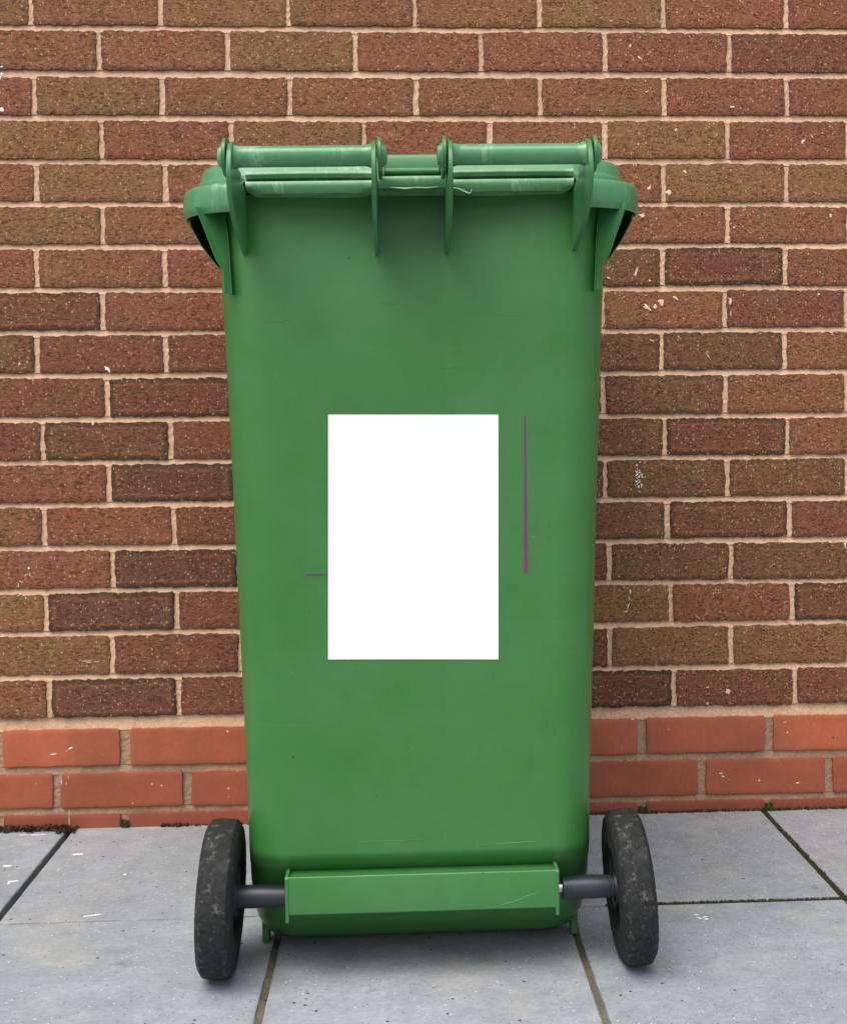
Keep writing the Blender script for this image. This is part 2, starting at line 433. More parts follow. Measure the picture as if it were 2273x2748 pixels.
KIND = {0: 'omommorr', 1: 'mmorrrR', 2: 'rommmmrr', 3: 'orormor', 4: 'momhhmoo', 5: 'omhhhmm', 6: 'rmrhhdEr', 7: 'DrhhhmR', 8: 'dRRhhddm',
        9: 'REhhhdm', 10: 'RDRhhdEm', 11: 'rPhhhdd', 12: 'mrRhhdDR', 13: 'rPhhhdd', 14: 'oPRhhorD', 15: 'oRhhhoo', 16: 'mPRhhPRR'}
COL = {'o': ((136, 100, 62), .2), 'm': ((140, 92, 60), .3), 'r': ((140, 82, 58), .25), 'R': ((118, 68, 50), .3), 'd': ((106, 77, 49), .5),
       'D': ((106, 66, 47), .85), 'E': ((104, 58, 45), .95), 'P': ((88, 55, 49), .9), 'h': ((112, 70, 52), .4)}
def perps(r):
    if r < 0: lst = [(.043 if r % 2 == 0 else -.0609) + .2194 * k for k in range(-3, 4)]
    else:
        lst = list(PJ[r]); i = 0
        while i < len(lst):
            if lst[i] is None:
                j = i
                while lst[j] is None: j += 1
                a, b = lst[i - 1], lst[j]; n = j - i + 1
                for q in range(i, j): lst[q] = a + (b - a) * (q - i + 1) / n
                i = j
            i += 1
    ext = list(lst)
    while ext[0] > -2.4: ext.insert(0, ext[0] - .22 + rb.uniform(-.003, .003))
    while ext[-1] < 2.4: ext.append(ext[-1] + .22 + rb.uniform(-.003, .003))
    return ext, lst
rb = random.Random(11)
BV = {'b': ([], [], [], []), 'p': ([], [], [], [])}
for r in range(-14, 20):
    ext, lst = perps(r); pl = r >= 17; V, Fc, Cc, Ee = BV['p' if pl else 'b']
    pw = .0085 if not pl else .014
    base_i = ext.index(lst[0])
    for i in range(len(ext) - 1):
        w0 = pw * rb.uniform(.8, 1.25); w1 = pw * rb.uniform(.8, 1.25)
        if r == 17 and abs(ext[i] + .4797) < .001: w0 = .019
        if r == 17 and abs(ext[i + 1] + .4797) < .001: w1 = .019
        x0 = ext[i] + w0 / 2; x1 = ext[i + 1] - w1 / 2
        ki = i - base_i + 1
        vis = r >= 0 and -1.0 < x0 < 1.0
        if pl:
            s = rb.uniform(.9, 1.06); c0 = (176, 92, 58) if r == 17 else ((164, 84, 54) if r == 18 else (146, 72, 50)); em = 0
            c = tuple(v * s for v in srgb(*c0)[:3])
        else:
            kk = KIND[r][ki] if (r in KIND and 0 <= ki < len(KIND[r])) else rb.choice('omrmrRdDo')
            c0, em = COL[kk]; s = rb.uniform(.92, 1.08); c = tuple(v * s for v in srgb(*c0)[:3])
        tt0, tt1 = th(r - 1) / 2, th(r) / 2
        if r in (17,): pass
        # outline, counter-clockwise seen from the front
        step = .0055 if vis else .03; jt = (.0006 if pl else .0013) if vis else .0005
        tilt = rb.uniform(-.001, .001); dz0 = rb.uniform(-.0008, .0008); dep = rb.uniform(-.0010, .0006)
        c4 = [(x0, lz(r, x0) + tt1 + dz0), (x1, lz(r, x1) + tt1 + dz0 + tilt), (x1, lz(r - 1, x1) - tt0 + dz0 + tilt), (x0, lz(r - 1, x0) - tt0 + dz0)]
        if r == 19: c4[0] = (x0, -.04); c4[1] = (x1, -.04)
        pts = []; cr = .0025 if not pl else .0012
        for q in range(4):
            a, b = c4[q], c4[(q + 1) % 4]; L = math.dist(a, b); n = max(3, int(L / step)); ph = rb.uniform(0, 6)
            for u in range(n):
                f = (u + .5) / n; nx, nz = (b[1] - a[1]) / L, -(b[0] - a[0]) / L
                j_ = rb.uniform(-jt, jt) + .0005 * math.sin(ph + f * L * 90)
                dc = min(f, 1 - f) * L
                if dc < cr: j_ -= (cr - dc) * .5
                pts.append((a[0] + (b[0] - a[0]) * f + nx * j_, a[1] + (b[1] - a[1]) * f + nz * j_))
        n = len(pts); mx, mz = sum(p[0] for p in pts) / n, sum(p[1] for p in pts) / n
        W, H = x1 - x0, max(.02, c4[3][1] - c4[0][1]); b0 = len(V)
        rings = ((0, .012), (0, -.0002 + .0008), (.0009, -.0003), (.006, -.0009), (.016, -.0010), (.028, -.0010))
        for (ins, yy) in rings:
            for p in pts:
                dx_, dz_ = p[0] - mx, p[1] - mz
                fx = max(0, 1 - ins / (W / 2)); fz = max(.02, 1 - ins / (H / 2))
                X, Z = mx + dx_ * fx, mz + dz_ * fz
                bump_ = rb.uniform(-.00015, .00015) if (vis and yy < 0 and not pl) else 0
                V.append((X, yy + dep + bump_, Z)); Cc.append(c)
                Ee.append((max(0, 1 - ins / .015), em, 0))
        R_ = len(rings)
        for L in range(R_ - 1):
            for u in range(n):
                Fc.append((b0 + L * n + u, b0 + L * n + (u + 1) % n, b0 + (L + 1) * n + (u + 1) % n, b0 + (L + 1) * n + u))
        Fc.append(tuple(b0 + (R_ - 1) * n + u for u in range(n)))
for key, nm, mt in (('b', 'brickwork', M['brick']), ('p', 'plinth', M['plinth'])):
    V, Fc, Cc, Ee = BV[key]; o = mesh_obj(nm, V, Fc, mt, wall)
    attr_color(o.data, 'bcol', Cc); attr_color(o.data, 'bedge', Ee)
    if key == 'p': o['label'] = 'smooth orange red bricks along the foot of the wall'

# mortar: weather-struck beds (set back at the top, flush at the bottom) and upright joints
def bed(r, xa, xb, step, deep, flush, extra=.003):
    V, Fc = [], []; n = int((xb - xa) / step); K = 6
    for i in range(n + 1):
        x = xa + (xb - xa) * i / n; zc = lz(r, x); t = th(r) / 2 + extra
        for k in range(K):
            f = k / (K - 1); z = zc + t - 2 * t * f
            y = deep + (flush - deep) * f + rb.uniform(-.0004, .0004)
            V.append((x, y, z))
    for i in range(n):
        for k in range(K - 1):
            a = i * K + k; Fc.append((a, a + 1, a + K + 1, a + K))
    return V, Fc
P1, P2 = [], []
for r in range(-14, 19):
    fine = 0 <= r
    (P2 if r >= 17 else P1).append(bed(r, -1.1, 1.1, .005 if fine else .03, .0052 if r < 16 else .006, .0012 if r < 16 else .003, .003))
    for a, b in ((-2.4, -1.1), (1.1, 2.4)): (P2 if r >= 17 else P1).append(bed(r, a, b, .05, .0045, .0008))
def upright(r):
    ext, lst = perps(r); out = []
    for x in ext:
        z1, z0 = lz(r - 1, x) - th(r - 1) / 2 - .0005, max(-.04, lz(r, x) + th(r) / 2 + .0005)
        wd = .011 if r < 17 else .022; V, Fc = [], []; n = 12; K = 4
        if abs(x) > 1.0: n = 2
        for i in range(n + 1):
            for k in range(K):
                V.append((x + (k / (K - 1) - .5) * wd, (.0022 if r < 17 else .0042) + rb.uniform(-.0006, .0006), z0 + (z1 - z0) * i / n))
        for i in range(n):
            for k in range(K - 1):
                a = i * K + k; Fc.append((a, a + 1, a + K + 1, a + K))
        out.append((V, Fc))
    return out
for r in range(-14, 20): (P2 if r >= 17 else P1).extend(upright(r))
V, Fc = join(P1)
b = len(V); V += [(-2.4, .0085, .17), (2.4, .0085, .17), (2.4, .0085, 2.45), (-2.4, .0085, 2.45)]; Fc.append((b, b + 1, b + 2, b + 3))
mesh_obj('mortar', V, Fc, M['mortar'], wall)
V, Fc = join(P2)
b = len(V); V += [(-2.4, .0085, -.04), (2.4, .0085, -.04), (2.4, .0085, .17), (-2.4, .0085, .17)]; Fc.append((b, b + 1, b + 2, b + 3))
mo = mesh_obj('mortar', V, Fc, M['mortar2'], wall); mo['label'] = 'grey brown mortar of the red plinth courses'
mesh_obj('wall_core', [(x, y, z) for x in (-2.4, 2.4) for y in (.02, .22) for z in (-.04, 2.45)],
         [(0, 1, 3, 2), (4, 6, 7, 5), (0, 4, 5, 1), (2, 3, 7, 6), (1, 5, 7, 3), (0, 2, 6, 4)], M['mortar2'], wall)

# blobs: small irregular flattened lumps stuck on a surface
def blob_mesh(items, plane='wall', seed=1):
    rn = random.Random(seed); V, Fc = [], []
    for (u, v, a, b_, ang, h) in items:
        n = 11; b0 = len(V); ph = [rn.uniform(.55, 1.25) for _ in range(n)]
        for (s, hh) in ((1.0, -.0004), (.8, h * .8), (.35, h)):
            for i in range(n):
                t = 2 * math.pi * i / n; px, pz = a * s * ph[i] * math.cos(t), b_ * s * ph[i] * math.sin(t)
                X = u + px * math.cos(ang) - pz * math.sin(ang); Z = v + px * math.sin(ang) + pz * math.cos(ang)
                V.append((X, -hh - .0012, Z) if plane == 'wall' else (X, Z, hh))
        for L in range(2):
            for i in range(n): Fc.append((b0 + L * n + i, b0 + L * n + (i + 1) % n, b0 + (L + 1) * n + (i + 1) % n, b0 + (L + 1) * n + i))
        Fc.append(tuple(b0 + 2 * n + i for i in range(n)))
    return V, Fc
SPL = [(0.4221,1.3683,0.0025,0.0040,0.00,0.0012), (0.4399,1.3459,0.0060,0.0020,-0.60,0.0012), (0.6032,1.2612,0.0045,0.0025,0.00,0.0012), (0.4507,1.2873,0.0030,0.0015,0.00,0.0012), (0.5025,1.2214,0.0035,0.0030,0.00,0.0012), (0.4350,1.1958,0.0020,0.0020,0.00,0.0012), (0.7307,1.2004,0.0070,0.0030,1.00,0.0012), (0.7465,1.2105,0.0040,0.0010,-1.00,0.0012), (0.5182,1.1474,0.0040,0.0040,0.00,0.0012), (0.4543,1.1183,0.0060,0.0030,1.00,0.0012), (0.4421,1.0701,0.0070,0.0035,-0.30,0.0012), (0.7810,1.0689,0.0025,0.0050,-0.20,0.0012), (0.6062,1.0492,0.0020,0.0020,0.00,0.0012), (0.3884,1.4106,0.0030,0.0012,0.00,0.0012), (0.4892,1.1110,0.0050,0.0050,0.00,0.0012), (0.4302,0.9703,0.0120,0.0020,1.30,0.0012), (0.3813,0.9607,0.0045,0.0018,-0.40,0.0012), (0.4545,0.9551,0.0030,0.0020,0.00,0.0012), (0.4494,0.9079,0.0090,0.0040,-0.70,0.0012), (0.4745,0.9170,0.0060,0.0070,0.00,0.0012), (0.4637,0.9091,0.0050,0.0040,0.80,0.0012), (0.5012,0.9241,0.0060,0.0030,-0.60,0.0012), (0.4477,0.9297,0.0030,0.0010,0.00,0.0012), (0.5993,0.9178,0.0030,0.0060,0.00,0.0012), (0.5997,0.8964,0.0010,0.0080,0.00,0.0012), (0.7591,0.9298,0.0025,0.0030,0.00,0.0012), (0.4572,0.8493,0.0045,0.0012,-0.40,0.0012), (0.5589,0.8207,0.0080,0.0009,-0.95,0.0012), (0.4079,0.9267,0.0030,0.0008,0.60,0.0012), (0.5557,0.2266,0.0030,0.0015,0.50,0.0006), (0.5550,0.1966,0.0025,0.0020,0.00,0.0006), (0.5927,0.2185,0.0050,0.0050,0.00,0.0006), (0.7179,0.0481,0.0020,0.0010,0.00,0.0006), (-0.5234,0.7116,0.0030,0.0035,0.20,0.0012), (-0.6471,0.8163,0.0020,0.0040,-0.50,0.0012)]
mesh_obj('mortar_splash', *blob_mesh(SPL, 'wall', 4), M['splash'], wall)
mesh_obj('white_stain', *blob_mesh([(0.4384,0.6069,0.0019,0.0012,1.49,0.0006), (0.4424,0.6238,0.0009,0.0009,2.51,0.0006), (0.4339,0.6085,0.0013,0.0018,1.88,0.0006), (0.4337,0.6149,0.0014,0.0010,0.20,0.0006), (0.4292,0.6279,0.0019,0.0023,2.22,0.0006), (0.4355,0.6330,0.0015,0.0012,0.00,0.0006), (0.4326,0.6145,0.0017,0.0009,1.61,0.0006), (0.4348,0.5982,0.0010,0.0019,0.26,0.0006), (0.4300,0.6169,0.0010,0.0022,0.02,0.0006), (0.4300,0.6223,0.0016,0.0011,2.44,0.0006), (0.4289,0.6156,0.0021,0.0015,1.52,0.0006), (0.4281,0.6168,0.0017,0.0010,0.03,0.0006), (0.4332,0.6064,0.0018,0.0022,0.56,0.0006), (0.4381,0.6108,0.0017,0.0023,0.81,0.0006), (0.4341,0.6189,0.0018,0.0011,2.96,0.0006), (0.4307,0.6116,0.0014,0.0015,1.23,0.0006), (0.4377,0.5895,0.0019,0.0012,1.49,0.0006), (0.4418,0.6064,0.0009,0.0009,2.51,0.0006), (0.4332,0.5911,0.0013,0.0018,1.88,0.0006), (0.4330,0.5974,0.0014,0.0010,0.20,0.0006), (0.4285,0.6105,0.0019,0.0023,2.22,0.0006), (0.4349,0.6156,0.0015,0.0012,0.00,0.0006), (0.4319,0.5971,0.0017,0.0009,1.61,0.0006), (0.4342,0.5808,0.0010,0.0019,0.26,0.0006), (0.4293,0.5994,0.0010,0.0022,0.02,0.0006), (0.4293,0.6049,0.0016,0.0011,2.44,0.0006), (0.4283,0.5982,0.0021,0.0015,1.52,0.0006), (0.4274,0.5994,0.0017,0.0010,0.03,0.0006), (0.4325,0.5890,0.0018,0.0022,0.56,0.0006), (0.4375,0.5933,0.0017,0.0023,0.81,0.0006), (0.4335,0.6014,0.0018,0.0011,2.96,0.0006), (0.4301,0.5942,0.0014,0.0015,1.23,0.0006), (-0.6391,0.4604,0.0030,0.0027,0.00,0.0006), (-0.6373,0.4498,0.0009,0.0036,0.00,0.0006), (-0.6451,0.4486,0.0009,0.0030,-0.40,0.0006), (-0.6417,0.4499,0.0021,0.0005,0.00,0.0006), (-0.6505,0.4368,0.0030,0.0006,0.50,0.0006), (-0.6571,0.4317,0.0009,0.0042,0.00,0.0006), (-0.6543,0.4382,0.0012,0.0012,0.00,0.0006), (-0.6535,0.4152,0.0036,0.0006,0.00,0.0006), (-0.6575,0.4127,0.0012,0.0012,0.00,0.0006), (-0.6484,0.4130,0.0036,0.0007,-0.30,0.0006), (-0.6454,0.4082,0.0012,0.0021,-0.20,0.0006), (-0.6457,0.4420,0.0006,0.0018,0.50,0.0006), (-0.4965,0.8059,0.0080,0.0025,-0.90,0.0008), (-0.4995,0.8069,0.0015,0.0040,0.00,0.0008), (-0.6650,1.3396,0.0010,0.0060,0.00,0.0006), (-0.6639,1.3322,0.0010,0.0060,0.00,0.0006), (-0.6665,1.3259,0.0030,0.0015,0.00,0.0006), (-0.6663,1.3135,0.0030,0.0030,0.00,0.0006), (-0.6682,1.3073,0.0020,0.0040,0.00,0.0006), (-0.6669,1.2539,0.0050,0.0050,0.00,0.0006), (0.4164,0.4014,0.0015,0.0040,0.00,0.0006), (0.4145,0.3893,0.0010,0.0050,0.10,0.0006), (0.4125,0.3758,0.0010,0.0060,-0.30,0.0006), (0.4089,0.3664,0.0050,0.0010,0.30,0.0006), (0.8068,0.4807,0.0020,0.0030,0.00,0.0006), (0.8082,0.4753,0.0010,0.0040,0.00,0.0006), (0.5793,0.0695,0.0025,0.0015,0.00,0.0006), (0.5831,0.0639,0.0025,0.0015,0.00,0.0006), (0.6490,0.0548,0.0018,0.0018,0.00,0.0006), (0.7201,0.0486,0.0030,0.0010,0.00,0.0006), (0.6959,0.1603,0.0030,0.0005,0.00,0.0006), (0.7009,0.1413,0.0015,0.0015,0.00,0.0006), (0.4841,0.1520,0.0012,0.0012,0.00,0.0006), (0.4194,0.1718,0.0050,0.0010,0.00,0.0006), (-0.6032,0.1328,0.0060,0.0013,0.10,0.0005), (-0.5743,0.1422,0.0045,0.0016,0.30,0.0005), (-0.5804,0.1378,0.0020,0.0006,0.50,0.0005), (-0.5912,0.0852,0.0008,0.0100,0.00,0.0005), (-0.5793,0.0689,0.0010,0.0120,0.00,0.0005), (-0.5829,0.0797,0.0008,0.0080,0.00,0.0005), (-0.5804,0.0529,0.0010,0.0060,0.00,0.0005), (-0.5791,0.0127,0.0006,0.0180,0.00,0.0005), (-0.5433,0.2959,0.0090,0.0005,0.00,0.0005), (-0.5394,0.2932,0.0070,0.0004,0.00,0.0005), (-0.5264,0.2942,0.0060,0.0005,0.00,0.0005), (-0.5788,0.0903,0.0006,0.0060,0.00,0.0005)], 'wall', 5), M['paint'], wall)

# things lying on the ground
rg = random.Random(21)
it = [(rg.uniform(-.75, .9), rg.uniform(-1.1, -.02), rg.uniform(.0008, .0019), rg.uniform(.0006, .0012), rg.uniform(0, 3), .0008) for _ in range(170)]
o = mesh_obj('grit', *blob_mesh(it, 'floor', 6), M['grit']); o['kind'] = 'stuff'; o['label'] = 'dark grit scattered over the grey slabs'
it = [(-0.5314,-0.1482,0.0090,0.0040,0.00,0.0006), (-0.5354,-0.1518,0.0030,0.0030,0.00,0.0006), (-0.5239,-0.1489,0.0030,0.0040,0.00,0.0006), (-0.4311,-0.2596,0.0035,0.0040,0.00,0.0006), (-0.4377,-0.4384,0.0090,0.0030,0.20,0.0006), (-0.4455,-0.4420,0.0060,0.0020,0.00,0.0006), (-0.4516,-0.4433,0.0060,0.0020,0.00,0.0006), (-0.6315,-0.1997,0.0090,0.0030,0.00,0.0006), (-0.6007,-0.2768,0.0090,0.0030,0.30,0.0006), (-0.6036,-0.2871,0.0030,0.0040,0.00,0.0006), (-0.6494,-0.0310,0.0090,0.0010,0.00,0.0006), (-0.6311,-0.0327,0.0090,0.0010,0.00,0.0006), (-0.6158,-0.0323,0.0050,0.0010,0.00,0.0006), (0.4238,-0.5122,0.0040,0.0030,0.30,0.0006), (0.4249,-0.5237,0.0040,0.0020,-0.30,0.0006), (0.4338,-0.5219,0.0050,0.0020,0.50,0.0006), (0.4343,-0.5302,0.0040,0.0030,0.00,0.0006), (0.4264,-0.5276,0.0050,0.0015,0.00,0.0006), (0.4313,-0.2038,0.0020,0.0020,0.00,0.0006), (0.5999,-0.0621,0.0020,0.0020,0.00,0.0006), (0.4628,-0.0822,0.0020,0.0020,0.00,0.0006)]
o = mesh_obj('white_flecks', *blob_mesh(it, 'floor', 8), M['paint']); o['kind'] = 'stuff'; o['label'] = 'white dried flecks on the grey slabs'
def clumps(n, xr, yr, seed, size=(.0015, .004), h=.004):
    rn = random.Random(seed); V, Fc = [], []
    for _ in range(n):
        x = rn.uniform(*xr); y = rn.uniform(*yr); s = rn.uniform(*size); b0 = len(V)
        for k in range(6):
            t = rn.uniform(0, 6.3); l = s * rn.uniform(.6, 1.6); z = rn.uniform(.0, h)
            a = (x + rn.uniform(-s, s), y + rn.uniform(-s, s), z - .002)
            V += [a, (a[0] + l * math.cos(t), a[1] + l * math.sin(t), z + rn.uniform(-.001, .003)), (a[0] + l * .5 * math.cos(t + 1.2), a[1] + l * .5 * math.sin(t + 1.2), z + rn.uniform(0, .004))]
            c_ = len(V); Fc.append((c_ - 3, c_ - 2, c_ - 1))
    return V, Fc
o = mesh_obj('leaf_litter', *join([clumps(150, (-.72, -.575), (-.016, -.001), 1, (.002, .006), .008), clumps(40, (-.60, -.565), (-.03, -.002), 2, (.002, .006), .004),
    clumps(40, (-.42, -.37), (-.008, -.001), 9, (.001, .004), .004), clumps(50, (-.37, -.1), (-.006, -.001), 10, (.001, .0025), .002)]), M['leaf']); o['kind'] = 'stuff'
o['label'] = 'dry brown leaf litter along the foot of the wall'
o = mesh_obj('moss', *join([clumps(520, (.3, .9), (-.007, -.001), 3, (.001, .003), .004), clumps(24, (.430, .444), (-.003, .002), 4, (.001, .0025), .012), clumps(24, (.660, .674), (-.003, .002), 5, (.001, .0025), .012),
    clumps(1100, (.3, .85), (-.4655, -.4610), 6, (.0006, .0013), -.0012), clumps(50, (-.49, -.475), (-.006, .002), 7, (.001, .003), .012),
    clumps(500, (.652, .660), (-.46, -.0), 8, (.0007, .0015), -.0012)]), M['moss']); o['kind'] = 'stuff'; o['label'] = 'thin moss in the paving joints and under the red bricks'

# ------------------------------------------------------------------ wheelie bin
BX = .030
bin_ = thing('wheelie_bin', 'green plastic two wheeled bin seen from the back, before a brick wall', 'wheelie bin')
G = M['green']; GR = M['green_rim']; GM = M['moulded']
#     z      rear    front   half   r_rear
BT = [(.008, -.572, -.150, .2050, .045), (.020, -.596, -.142, .2130, .048), (.045, -.624, -.136, .2200, .050), (.075, -.643, -.130, .2243, .052), (.105, -.656, -.127, .2252, .052), (.128, -.672, -.126, .2240, .053), (.142, -.688, -.124, .2230, .053), (.158, -.699, -.122, .2224, .054),
      (.21, -.700, -.120, .2226, .054), (.62, -.703, -.088, .2352, .056), (.86, -.704, -.068, .2435, .056), (.92, -.700, -.064, .2477, .056), (.96, -.696, -.06, .249, .056), (.995, -.694, -.058, .2500, .056)]
zs = [.008, .012, .016, .020, .026, .031, .037, .045, .052, .060, .068, .075, .083, .090, .098, .105, .113, .12, .128, .135, .141, .147, .153, .158, .164, .170, .178, .184, .19, .20, .21] + [.21 + .0393 * k for k in range(1, 20)] + [.995]
rings = []
for z in zs:
    y0, y1, hx, r_ = lerp_table(BT, z)
    P_ = resample_straight(rr(hx, y0, y1, r_, 9, BX))
    # rear face very slightly hollowed towards its middle, as blow-moulded sides are
    P_ = [(x, y + rear_off(x, z) if y < y0 + .002 else y) for x, y in P_]
    rings.append((P_, z))
body = from_bm('body', loft(rings, True, True), G, bin_)
# feet
for sx in (-1, 1):
    bm = bmesh.new(); x = BX + sx * .2110
    bmesh.ops.create_cube(bm, size=1, matrix=Matrix.Translation((x, -.560, .022)) @ Matrix.Diagonal((.010, .026, .044, 1)))
    from_bm('foot', bm, GM, bin_, True, .003)
# rim: collar band swept round sides and front, ends at the outer brackets
def sweep(path, prof, close=False):
    """path: list of (x,y) ; prof: list of (outward offset, z) closed"""
    bm = bmesh.new(); R_ = []
    n = len(path)
    for i, p in enumerate(path):
        a = path[max(0, i - 1)]; b = path[min(n - 1, i + 1)]
        t = Vector((b[0] - a[0], b[1] - a[1])).normalized(); nx, ny = t.y, -t.x
        R_.append([bm.verts.new((p[0] + nx * o_, p[1] + ny * o_, z)) for o_, z in prof])
    m_ = len(prof)
    for a, b in zip(R_, R_[1:]):
        for i in range(m_): bm.faces.new((a[i], b[i], b[(i + 1) % m_], a[(i + 1) % m_]))
    bm.faces.new(R_[0]); bm.faces.new(list(reversed(R_[-1])))
    return bm
def rim_path(hx, y0, y1, r, xl=-.1795, xr=.2325, rf=.07):
    P_ = rr(hx, y0, y1, r, 14, BX, rf)
    q = resample_straight(P_)
    right_ = [p for p in q]
    # order: start at rear right bracket -> right side -> front -> left side -> rear left bracket
    out = [p for p in right_ if not (p[1] < y0 + .0005 and xl < p[0] < xr)]
    return [(xr, y0)] + out + [(xl, y0)]
rp = rim_path(.2920, -.722, -.040, .085)
pf = [(0, .986), (.0012, .983), (.0012, .9835), (.0, 1.006), (-.0012, 1.0125), (-.005, 1.0158), (-.040, 1.0165), (-.040, 1.011), (-.006, 1.0105), (-.0050, 1.004), (-.0040, .983), (-.0015, .9822)]
pf = [(.0, .9730), (.0014, .980), (.0010, .995), (-.0002, 1.0025), (-.0025, 1.0062), (-.006, 1.0076), (-.042, 1.0080), (-.042, 1.0030), (-.008, 1.0020), (-.0048, .998), (-.0044, .9730), (-.0022, .9712)]
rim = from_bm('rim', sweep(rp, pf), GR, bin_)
# rear rim bars between the brackets
def bar(name, x0, x1, y0, y1, z0, z1, mat, parent, bev=.003, sag=0.0):
    bm = bmesh.new(); n = 16
    prof = [(y1, z1), (y0 + .002, z1), (y0, z1 - .002), (y0 - .0005, (z0 + z1) / 2), (y0 + .001, z0 + .002), (y0 + .003, z0), (y1, z0)]
    R_ = []
    for i in range(n + 1):
        f = i / n; x = x0 + (x1 - x0) * f
        e = min(f, 1 - f) * (x1 - x0); rd = max(0, 1 - e / .014)
        up = .006 * rd * rd if bev > .004 else 0
        sg = sag * math.sin(math.pi * f)
        R_.append([bm.verts.new((x, y, z + (up if k in (4, 5, 6) else 0) - sg)) for k, (y, z) in enumerate(prof)])
    m_ = len(prof)
    for a, b in zip(R_, R_[1:]):
        for i in range(m_): bm.faces.new((a[i], b[i], b[(i + 1) % m_], a[(i + 1) % m_]))
    bm.faces.new(R_[0]); bm.faces.new(list(reversed(R_[-1])))
    return from_bm(name, bm, mat, parent)
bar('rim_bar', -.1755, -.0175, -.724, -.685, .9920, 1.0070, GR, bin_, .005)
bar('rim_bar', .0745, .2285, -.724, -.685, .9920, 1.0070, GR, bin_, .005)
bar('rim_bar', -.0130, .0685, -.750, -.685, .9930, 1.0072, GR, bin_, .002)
# side skirts, open at the back
for sx in (-1, 1):
    bm = bmesh.new(); ys = [-.628 + .03 * k for k in range(19)]
    prof = [(.2890, .9770), (.2885, .9680), (.2765, .9440), (.2610, .9220), (.2480, .9080)]
    A, B_ = [], []
    for i, y in enumerate(ys):
        A.append([bm.verts.new((BX + sx * x, y + (.977 - z) * .25, z)) for x, z in prof])
        B_.append([bm.verts.new((BX + sx * (x - .0020), y + (.977 - z) * .25, z - .0005)) for x, z in prof])
    for Q in (A, B_):
        for a, b in zip(Q, Q[1:]):
            for i in range(4): bm.faces.new((a[i], b[i], b[i + 1], a[i + 1]))
    for i in range(4): bm.faces.new((A[0][i], A[0][i + 1], B_[0][i + 1], B_[0][i])); bm.faces.new((A[-1][i], A[-1][i + 1], B_[-1][i + 1], B_[-1][i]))
    from_bm('side_skirt', bm, GM, bin_)
# corner gussets
for sx in (-1, 1):
    P0 = [(.2262, -.7005, .8705), (.2345, -.7020, .8725), (.2355, -.703, .9000), (.2440, -.704, .9150), (.2535, -.705, .9420), (.2630, -.706, .9680), (.2670, -.707, .9790), (.2360, -.680, .9800), (.2300, -.691, .930)]
    DY = [.014, .004, .004, .004, .004, .004, .004, .014, .014]
    bm = bmesh.new()
    fr = [bm.verts.new((BX + sx * x, y, z)) for x, y, z in P0]
    bk = [bm.verts.new((BX + sx * (x + .0008), y + d_, z)) for (x, y, z), d_ in zip(P0, DY)]
    n = len(P0); bm.faces.new(fr); bm.faces.new(list(reversed(bk)))
    for i in range(n): bm.faces.new((fr[i], bk[i], bk[(i + 1) % n], fr[(i + 1) % n]))
    # raised outer lip and inner ridge of the gusset
    def ridge(a, b, wd, hh):
        q = [(BX + sx * (a[0]), a[1] - hh, a[2]), (BX + sx * (b[0]), b[1] - hh, b[2]), (BX + sx * (b[0] + wd), b[1] - hh, b[2]), (BX + sx * (a[0] + wd), a[1] - hh, a[2])]
        f_ = [bm.verts.new(p) for p in q]; k_ = [bm.verts.new((p[0], p[1] + hh + .003, p[2])) for p in q]
        bm.faces.new(f_); bm.faces.new(list(reversed(k_)))
        for i in range(4): bm.faces.new((f_[i], k_[i], k_[(i + 1) % 4], f_[(i + 1) % 4]))
    for i in range(1, 6): ridge(P0[i], P0[i + 1], .0018, .0022)
    ridge(P0[0], P0[8], .0010, .0022); ridge(P0[8], (.2332, -.6845, .962), .0010, .0022)
    from_bm('gusset', bm, GM, bin_, False, .0004, 1)
# handle brackets
TY, TZ = -.825, 1.0172
prof = [(-.67, .918), (-.700, .920), (-.716, .9245), (-.745, .929), (-.771, .935), (-.801, .942), (-.828, .953), (-.846, .967), (-.857, .984), (-.858, .998), (-.853, 1.014), (-.842, 1.028), (-.826, 1.0345),
        (-.810, 1.031), (-.798, 1.021), (-.786, 1.010), (-.765, 1.003), (-.74, 1.000), (-.70, 1.000), (-.67, .995)]
FX = [(-.1825, -.1765), (-.0190, -.0135), (.0685, .0740), (.2290, .2350)]
for x0, x1 in FX:
    from_bm('handle_bracket', prism_x(prof, x0, x1), GM, bin_, True, .0012)
# handle tubes
for x0, x1 in ((-.1770, -.0185), (.0735, .2295)):
    n = 24; pr_ = []
    for i in range(n + 1):
        f = i / n; e = min(f, 1 - f) * (x1 - x0)
        pr_.append(((x0 + (x1 - x0) * f), .0122 + .0022 * max(0, 1 - e / .006)))
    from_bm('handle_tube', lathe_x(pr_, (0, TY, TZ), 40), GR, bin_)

# lid (> hinge arm, hinge pin cap)
lr = []
def lidring(hx, y0, y1, r, z): return (resample_straight(rr(hx, y0, y1, r, 12, BX, .07)), z)
for a in ((.2785, -.712, -.046, .082, 1.0086), (.2772, -.7115, -.0475, .082, 1.0098), (.2774, -.7115, -.0475, .082, 1.0135), (.2765, -.7105, -.0485, .081, 1.0148), (.2735, -.708, -.055, .078, 1.0160),
          (.2725, -.706, -.056, .076, 1.0190), (.2705, -.704, -.060, .074, 1.0290), (.2660, -.700, -.066, .07, 1.0350), (.2560, -.692, -.076, .065, 1.0395), (.235, -.673, -.095, .06, 1.0425), (.15, -.58, -.18, .05, 1.0490), (.05, -.45, -.30, .04, 1.0520)):
    lr.append(lidring(*a))
lid = from_bm('lid', loft(lr, True, True), GR, bin_)
